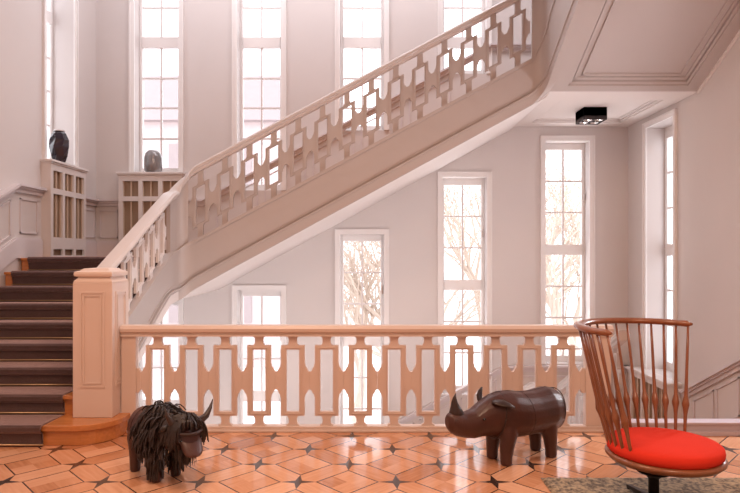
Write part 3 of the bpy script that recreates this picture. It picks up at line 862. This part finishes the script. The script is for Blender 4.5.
# rhino
yaw = math.atan2(-0.42, -0.906)
rh = empty('leather_rhino', (1.045, 4.09, 0), 'brown leather rhinoceros footstool in front of the balustrade', 'footstool', rz=yaw)
b = MB()
body = [(-0.375, 0.31, 0.04, 0.05), (-0.36, 0.31, 0.09, 0.10), (-0.32, 0.315, 0.13, 0.145), (-0.24, 0.318, 0.155, 0.163), (-0.12, 0.312, 0.158, 0.152), (0.0, 0.312, 0.160, 0.155), (0.09, 0.320, 0.152, 0.165),
        (0.17, 0.322, 0.130, 0.165), (0.235, 0.330, 0.108, 0.145), (0.31, 0.318, 0.095, 0.122), (0.39, 0.290, 0.085, 0.100), (0.46, 0.288, 0.078, 0.085), (0.525, 0.305, 0.068, 0.082), (0.565, 0.318, 0.055, 0.068), (0.59, 0.325, 0.03, 0.042)]
b.loft([ring(x, 0, z, ry, rz) for x, z, ry, rz in body])
for lx, ly in ((0.165, 0.078), (0.165, -0.078), (-0.225, 0.080), (-0.225, -0.080)):
    tp = 0.02 if lx > 0 else -0.02
    b.loft([[(lx + dx + r * 1.05 * math.cos(2 * PI * k / 14), ly + r * math.sin(2 * PI * k / 14), z) for k in range(14)] for z, r, dx in ((0.0, 0.036, 0), (0.012, 0.040, 0), (0.05, 0.040, 0), (0.12, 0.048, -tp * .3), (0.20, 0.060, -tp), (0.26, 0.055, -tp), (0.30, 0.03, -tp))])
rb_ = organic(b, 'body', LEATHER, rh)
# horns
b = MB(); b.loft([ring(x, 0, z, ry, rz2, 14, tilt=PI / 2 - 0.1) for x, z, ry, rz2 in ((0.515, 0.350, 0.045, 0.065), (0.515, 0.385, 0.040, 0.052), (0.522, 0.415, 0.030, 0.036), (0.530, 0.450, 0.020, 0.022), (0.530, 0.480, 0.011, 0.012), (0.522, 0.508, 0.002, 0.002))])
b.build('horn', HORN, rh, True)
for s in (-1, 1):
    b = MB()   # ear: leaf shaped flap
    P0, P1 = (Vector((0.275, s * 0.070, 0.440)), Vector((0.150, s * 0.150, 0.405))) if s > 0 else (Vector((0.290, -0.050, 0.400)), Vector((0.250, -0.085, 0.505)))
    ax = (P1 - P0).normalized(); up = Vector((0, s * 0.55, 0.85)) if s > 0 else Vector((0.3, -0.9, 0)); up = (up - ax * up.dot(ax)).normalized(); sd = ax.cross(up)
    rr = []
    for f, w in ((0, 0.014), (0.2, 0.030), (0.45, 0.036), (0.75, 0.024), (1.0, 0.003)):
        c = P0 + (P1 - P0) * f + up * (0.012 * math.sin(PI * f))
        rr.append([c + sd * w * math.cos(t) + up * 0.008 * math.sin(t) for t in [2 * PI * q / 10 for q in range(10)]])
    b.loft(rr)
    b.build('ear', HORN, rh, True)
    b = MB(); b.lathe([(0.002, -0.010), (0.009, -0.006), (0.011, 0), (0.009, 0.006), (0.002, 0.010)], 12, (0.355, s * 0.090, 0.335)); b.build('eye', EYE, rh, True)
    b = MB(); b.tube([(0.548, s * 0.052, 0.345), (0.562, s * 0.048, 0.335), (0.558, s * 0.053, 0.325)], 0.004, 6); b.build('nostril', PIPING, rh, True)
def seam(root, secs, x, off=0.004, t0=0.0, t1=2 * PI, r=0.0035, lean=0.0):
    # piping around the body at x
    for (a, c) in zip(secs, secs[1:]):
        if a[0] <= x <= c[0]:
            f = (x - a[0]) / (c[0] - a[0]); z, ry, rz = [lerp(a[i], c[i], f) for i in (1, 2, 3)]
    P = []
    for k in range(29):
        t = t0 + (t1 - t0) * k / 28
        P.append((x + lean * math.sin(t), (ry + off) * math.cos(t), z + (rz + off) * math.sin(t)))
    b = MB(); b.tube(P, r, 6); b.build('seam_piping', PIPING, root, True)
seam(rh, body, 0.20, off=0.001, r=0.0045, lean=-0.03); seam(rh, body, -0.31, off=0.0, lean=-0.02); seam(rh, body, -0.02, off=-0.0015, t0=-0.9, t1=PI + 0.9, r=0.0022)
# dorsal seam and tail
b = MB(); b.tube([(x, 0, z + rz - 0.001) for x, z, ry, rz in body[1:9]], 0.003, 6); b.build('seam_piping', PIPING, rh, True)
b = MB(); b.tube([(-0.365, 0, 0.38), (-0.395, 0, 0.34), (-0.40, 0, 0.27), (-0.392, 0, 0.20)], [0.012, 0.010, 0.008, 0.010], 8); b.build('tail', LEATHER, rh, True)

# buffalo
yb = math.atan2(-0.65, 0.76)
bf = empty('leather_buffalo', (-1.405, 3.80, 0), 'dark leather buffalo footstool with shaggy mane and horns beside the stairs', 'footstool', rz=yb)
b = MB()
HDM = Matrix.Translation((0.20, 0, 0)) @ Matrix.Rotation(math.radians(-4), 4, 'Z') @ Matrix.Translation((-0.100, 0.010, 0.012))
bb_ = [(x_, z_ - 0.012, a_, c_) for x_, z_, a_, c_ in [(-0.225, 0.29, 0.03, 0.05), (-0.21, 0.29, 0.075, 0.10), (-0.17, 0.29, 0.11, 0.135), (-0.08, 0.295, 0.125, 0.14), (0.02, 0.315, 0.125, 0.145), (0.10, 0.325, 0.12, 0.145), (0.17, 0.33, 0.105, 0.12),
       (0.22, 0.34, 0.09, 0.095), (0.27, 0.345, 0.075, 0.08), (0.30, 0.335, 0.05, 0.06)]]
b.loft([ring(x, 0, z, ry, rz) for x, z, ry, rz in bb_])
hd = []   # head hanging forward-down
for (x, z, ry, rl) in ((0.20, 0.38, 0.06, 0.06), (0.245, 0.365, 0.082, 0.078), (0.285, 0.33, 0.080, 0.078), (0.32, 0.285, 0.072, 0.062), (0.345, 0.245, 0.068, 0.052), (0.355, 0.222, 0.058, 0.040), (0.358, 0.212, 0.03, 0.02)):
    hd.append([HDM @ Vector(p) for p in ring(x, 0, z, ry, rl, tilt=-0.95)])
b.loft(hd)
for lx, ly in ((0.13, 0.068), (0.13, -0.068), (-0.145, 0.064), (-0.145, -0.064)):
    b.loft([[(lx + r * 1.05 * math.cos(2 * PI * k / 14), ly + r * math.sin(2 * PI * k / 14), z) for k in range(14)] for z, r in ((0.0, 0.031), (0.012, 0.034), (0.08, 0.036), (0.16, 0.043), (0.22, 0.052), (0.26, 0.048), (0.29, 0.03))])
organic(b, 'body', LEATHER, bf)
# mane : hanging leather strips
b = MB(); rnd = random.Random(3)
def strip(b, base, out, L_, w, droop):
    side = Vector((-out.y, out.x, 0)).normalized() * w
    if side.length < 1e-6: side = Vector((0, w, 0))
    P = [Vector(base)]
    d = out.copy(); step = L_ / 4
    for k in range(4):
        d = (d * 0.55 + Vector((0, 0, -1)) * droop + Vector((rnd.uniform(-.15, .15), rnd.uniform(-.15, .15), 0))).normalized()
        P.append(P[-1] + d * step)
    for k in range(5):
        if P[k].z < 0.012: P[k].z = 0.012 + 0.002 * k
    rings = []
    ww = (1.0, 1.1, 1.0, 0.8, 0.25)
    for k, p in enumerate(P):
        s = side * ww[k]; o_ = out * 0.0035
        rings.append([p - s - o_, p + s - o_, p + s + o_, p - s + o_])
    b.loft(rings)
for i in range(950):
    x = rnd.uniform(0.03, 0.245) if i % 6 else rnd.uniform(0.0, 0.04)
    for (a_, c_) in zip(bb_, bb_[1:]):
        if a_[0] <= x <= c_[0]:
            f = (x - a_[0]) / (c_[0] - a_[0]); z, ry, rz = [lerp(a_[k], c_[k], f) for k in (1, 2, 3)]
    t = rnd.uniform(-0.75, PI + 0.75)
    n = Vector((0.15, math.cos(t) * 1.0, math.sin(t))).normalized()
    p = (x, (ry + 0.004) * math.cos(t), z + (rz + 0.004) * math.sin(t))
    strip(b, p, n, rnd.uniform(0.05, 0.12), rnd.uniform(0.004, 0.0095), rnd.uniform(0.35, 0.95))
for lx, ly in ((0.13, 0.072), (0.13, -0.072)):      # leg fringes
    for i in range(110):
        t = rnd.uniform(0, 2 * PI); z = rnd.uniform(0.07, 0.23); r = 0.036 + max(0, z - 0.08) * 0.15
        strip(b, (lx + r * math.cos(t), ly + r * math.sin(t), z), Vector((math.cos(t), math.sin(t), 0)), rnd.uniform(0.05, 0.08), 0.005, 1.2)
b.build('mane', LEATHD, bf)
b = MB()          # forelock on the head
for i in range(420):
    t = rnd.uniform(-0.5, PI + 0.5); s_ = rnd.uniform(-0.9, 1)
    x = 0.215 + 0.085 * s_; z = 0.405 - 0.03 * abs(s_)
    p = (x + 0.02 * math.sin(t), 0.085 * math.cos(t), z + 0.038 * math.sin(t))
    strip(b, p, Vector((0.5, math.cos(t), max(0, math.sin(t)) * 0.7)).normalized(), rnd.uniform(0.05, 0.075) * (1.0 if abs(math.cos(t)) < 0.65 else 1.9), rnd.uniform(0.004, 0.007), 0.75)
b.build('forelock', LEATHD, bf, M=HDM)
b = MB()
for i in range(60):
    y = rnd.uniform(-0.05, 0.05)
    strip(b, (0.30 + rnd.uniform(-.03, .0), y, 0.225 + rnd.uniform(-.02, .02)), Vector((0.1, y * 4, -0.5)).normalized(), rnd.uniform(0.05, 0.10), 0.005, 1.2)
b.build('beard', LEATHD, bf, M=HDM)
b = MB(); b.tube([(0.275, -0.088, 0.352), (0.325, -0.070, 0.343), (0.348, -0.03, 0.338), (0.350, 0.0, 0.337), (0.348, 0.03, 0.338), (0.325, 0.070, 0.343), (0.275, 0.088, 0.352)], 0.010, 8)
b.build('brow_band', PIPING, bf, True, M=HDM)
for s in (-1, 1):
    hx = 1.0 if s > 0 else 0.62
    b = MB(); b.tube([(0.245, s * 0.06, 0.385), (0.25, s * 0.105 * hx, 0.380), (0.25, s * 0.145 * hx, 0.40), (0.24, s * 0.18 * hx, 0.445), (0.235, s * 0.20 * hx, 0.495)], [0.030, 0.026, 0.020, 0.012, 0.002], 10)
    b.build('horn', HORN, bf, True, M=HDM)
    b = MB(); b.tube([(0.225, s * 0.08, 0.375), (0.215, s * 0.12, 0.365), (0.205, s * 0.15, 0.350)], [0.010, 0.022, 0.004], 8); b.build('ear', LEATHD, bf, True, M=HDM)
    b = MB(); b.lathe([(0.002, -0.008), (0.008, 0), (0.002, 0.008)], 10, (0.325, s * 0.066, 0.300)); b.build('eye', EYE, bf, True, M=HDM)
b = MB(); b.tube([(-0.215, 0, 0.35), (-0.245, 0, 0.32), (-0.25, 0, 0.25), (-0.245, 0, 0.19)], [0.011, 0.009, 0.007, 0.012], 8); b.build('tail', LEATHER, bf, True)
seam(bf, bb_, -0.10, off=0.0, r=0.003)

# ------------------------------------------------------------------ outside
b = MB(); b.box(-40, 40, YF + .5, 60, -3.9, -3.6); tag(b.build('ground', OUTG), kind='structure')
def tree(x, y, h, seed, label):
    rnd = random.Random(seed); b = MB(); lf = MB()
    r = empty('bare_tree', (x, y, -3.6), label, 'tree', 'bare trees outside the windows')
    def grow(p, d, L_, rad_, lev):
        P = [p]; dd = d
        for k in range(3):
            dd = (dd + Vector((rnd.uniform(-.2, .2), rnd.uniform(-.2, .2), rnd.uniform(-.05, .15)))).normalized(); P.append(P[-1] + dd * L_ / 3)
        b.tube(P, [rad_, rad_ * .85, rad_ * .7, rad_ * .5], 5 if lev < 3 else 3, False)
        if lev >= 5:
            return
        for k in range(4 if lev < 3 else 3):
            nd_ = (dd + Vector((rnd.uniform(-.8, .8), rnd.uniform(-.8, .8), rnd.uniform(-.3, .5)))).normalized()
            grow(P[-1 - (k % 2)], nd_, L_ * rnd.uniform(.6, .8), rad_ * .58, lev + 1)
    grow(Vector((0, 0, 0)), Vector((0, 0, 1)), h, 0.16, 0)
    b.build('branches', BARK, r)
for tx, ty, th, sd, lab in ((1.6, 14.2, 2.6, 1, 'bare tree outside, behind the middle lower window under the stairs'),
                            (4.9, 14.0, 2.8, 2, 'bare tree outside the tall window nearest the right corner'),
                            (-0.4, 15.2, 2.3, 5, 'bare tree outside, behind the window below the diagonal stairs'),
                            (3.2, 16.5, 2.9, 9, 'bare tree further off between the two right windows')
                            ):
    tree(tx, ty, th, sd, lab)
hb = empty('pale_building', (-9, 26, -3.6), 'pale building with pitched roof seen through the upper windows', 'building')
b = MB(); b.box(-9, 5, 0, 6, 0, 11); hw_ = b.build('walls', FACADE, hb)
b = MB(); b.loft([[(-9.4, -.4, 11), (-9.4, 6.4, 11), (-9.4, 3, 14)], [(5.4, -.4, 11), (5.4, 6.4, 11), (5.4, 3, 14)]]); b.build('roof', SLATE, hb)
for i in range(5):
    for j in range(3):
        b = MB(); b.box(-7.8 + i * 2.6, -6.7 + i * 2.6, -0.06, 0.02, 2 + j * 3.1, 3.8 + j * 3.1); b.build('window', SLATE, hw_)

# ------------------------------------------------------------------ light
wd = bpy.data.worlds.new('World'); SC.world = wd; wd.use_nodes = True
bg = wd.node_tree.nodes['Background']
bg.inputs[0].default_value = (0.96, 0.95, 1.0, 1); bg.inputs[1].default_value = 2.5
def area(name, loc, rot, sx, sy, power, col):
    l = bpy.data.lights.new(name, 'AREA'); l.shape = 'RECTANGLE'; l.size = sx; l.size_y = sy; l.energy = power; l.color = col
    o = bpy.data.objects.new(name, l); COL.objects.link(o); o.location = loc; o.rotation_euler = rot; return o
area('hall_lamp', (-1.2, 2.2, 4.9), (0, 0, 0), 1.2, 1.2, 100, (1.0, 0.66, 0.46))
area('hall_lamp.001', (1.6, 0.0, 4.9), (0, 0, 0), 1.2, 1.2, 100, (1.0, 0.66, 0.46))
area('lower_fill_light', (0.0, 5.0, -2.2), (math.radians(135), 0, 0), 5.0, 0.8, 46, (1.0, 0.91, 0.85))  # unseen fill added below floor level to brighten soffits and back wall
area('side_fill_light', (4.22, 5.31, 1.9), (0, math.radians(66), 0), 1.6, 0.66, 85, (0.95, 0.95, 1.0))  # fill added in the unseen right window for newel and first flight
area('outside_fill_light', (2.6, 10.3, -1.3), (math.radians(209), 0, 0), 3.0, 1.2, 200, (1.0, 0.97, 0.96))  # fill panel added outside below the sill, brightens the landing underside
area('stairwell_fill_light', (-0.6, 7.2, 6.75), (math.radians(12), 0, 0), 6.0, 0.8, 112, (0.97, 0.95, 1.0))  # unseen fill added overhead to brighten the upper back wall

# ------------------------------------------------------------------ camera
cd = bpy.data.cameras.new('Camera'); cam = bpy.data.objects.new('Camera', cd); COL.objects.link(cam)
cam.location = (0, 0, 1.43); cam.rotation_euler = (PI / 2, 0, 0)
cd.sensor_width = 36; cd.lens = 36 * 580 / 740; cd.shift_y = 8.5 / 740; cd.clip_start = 0.05
SC.camera = cam
SC.view_settings.view_transform = 'Standard'; SC.view_settings.look = 'None'; SC.view_settings.gamma = 1
SC.view_settings.use_curve_mapping = False
SC.view_settings.exposure = 0.25
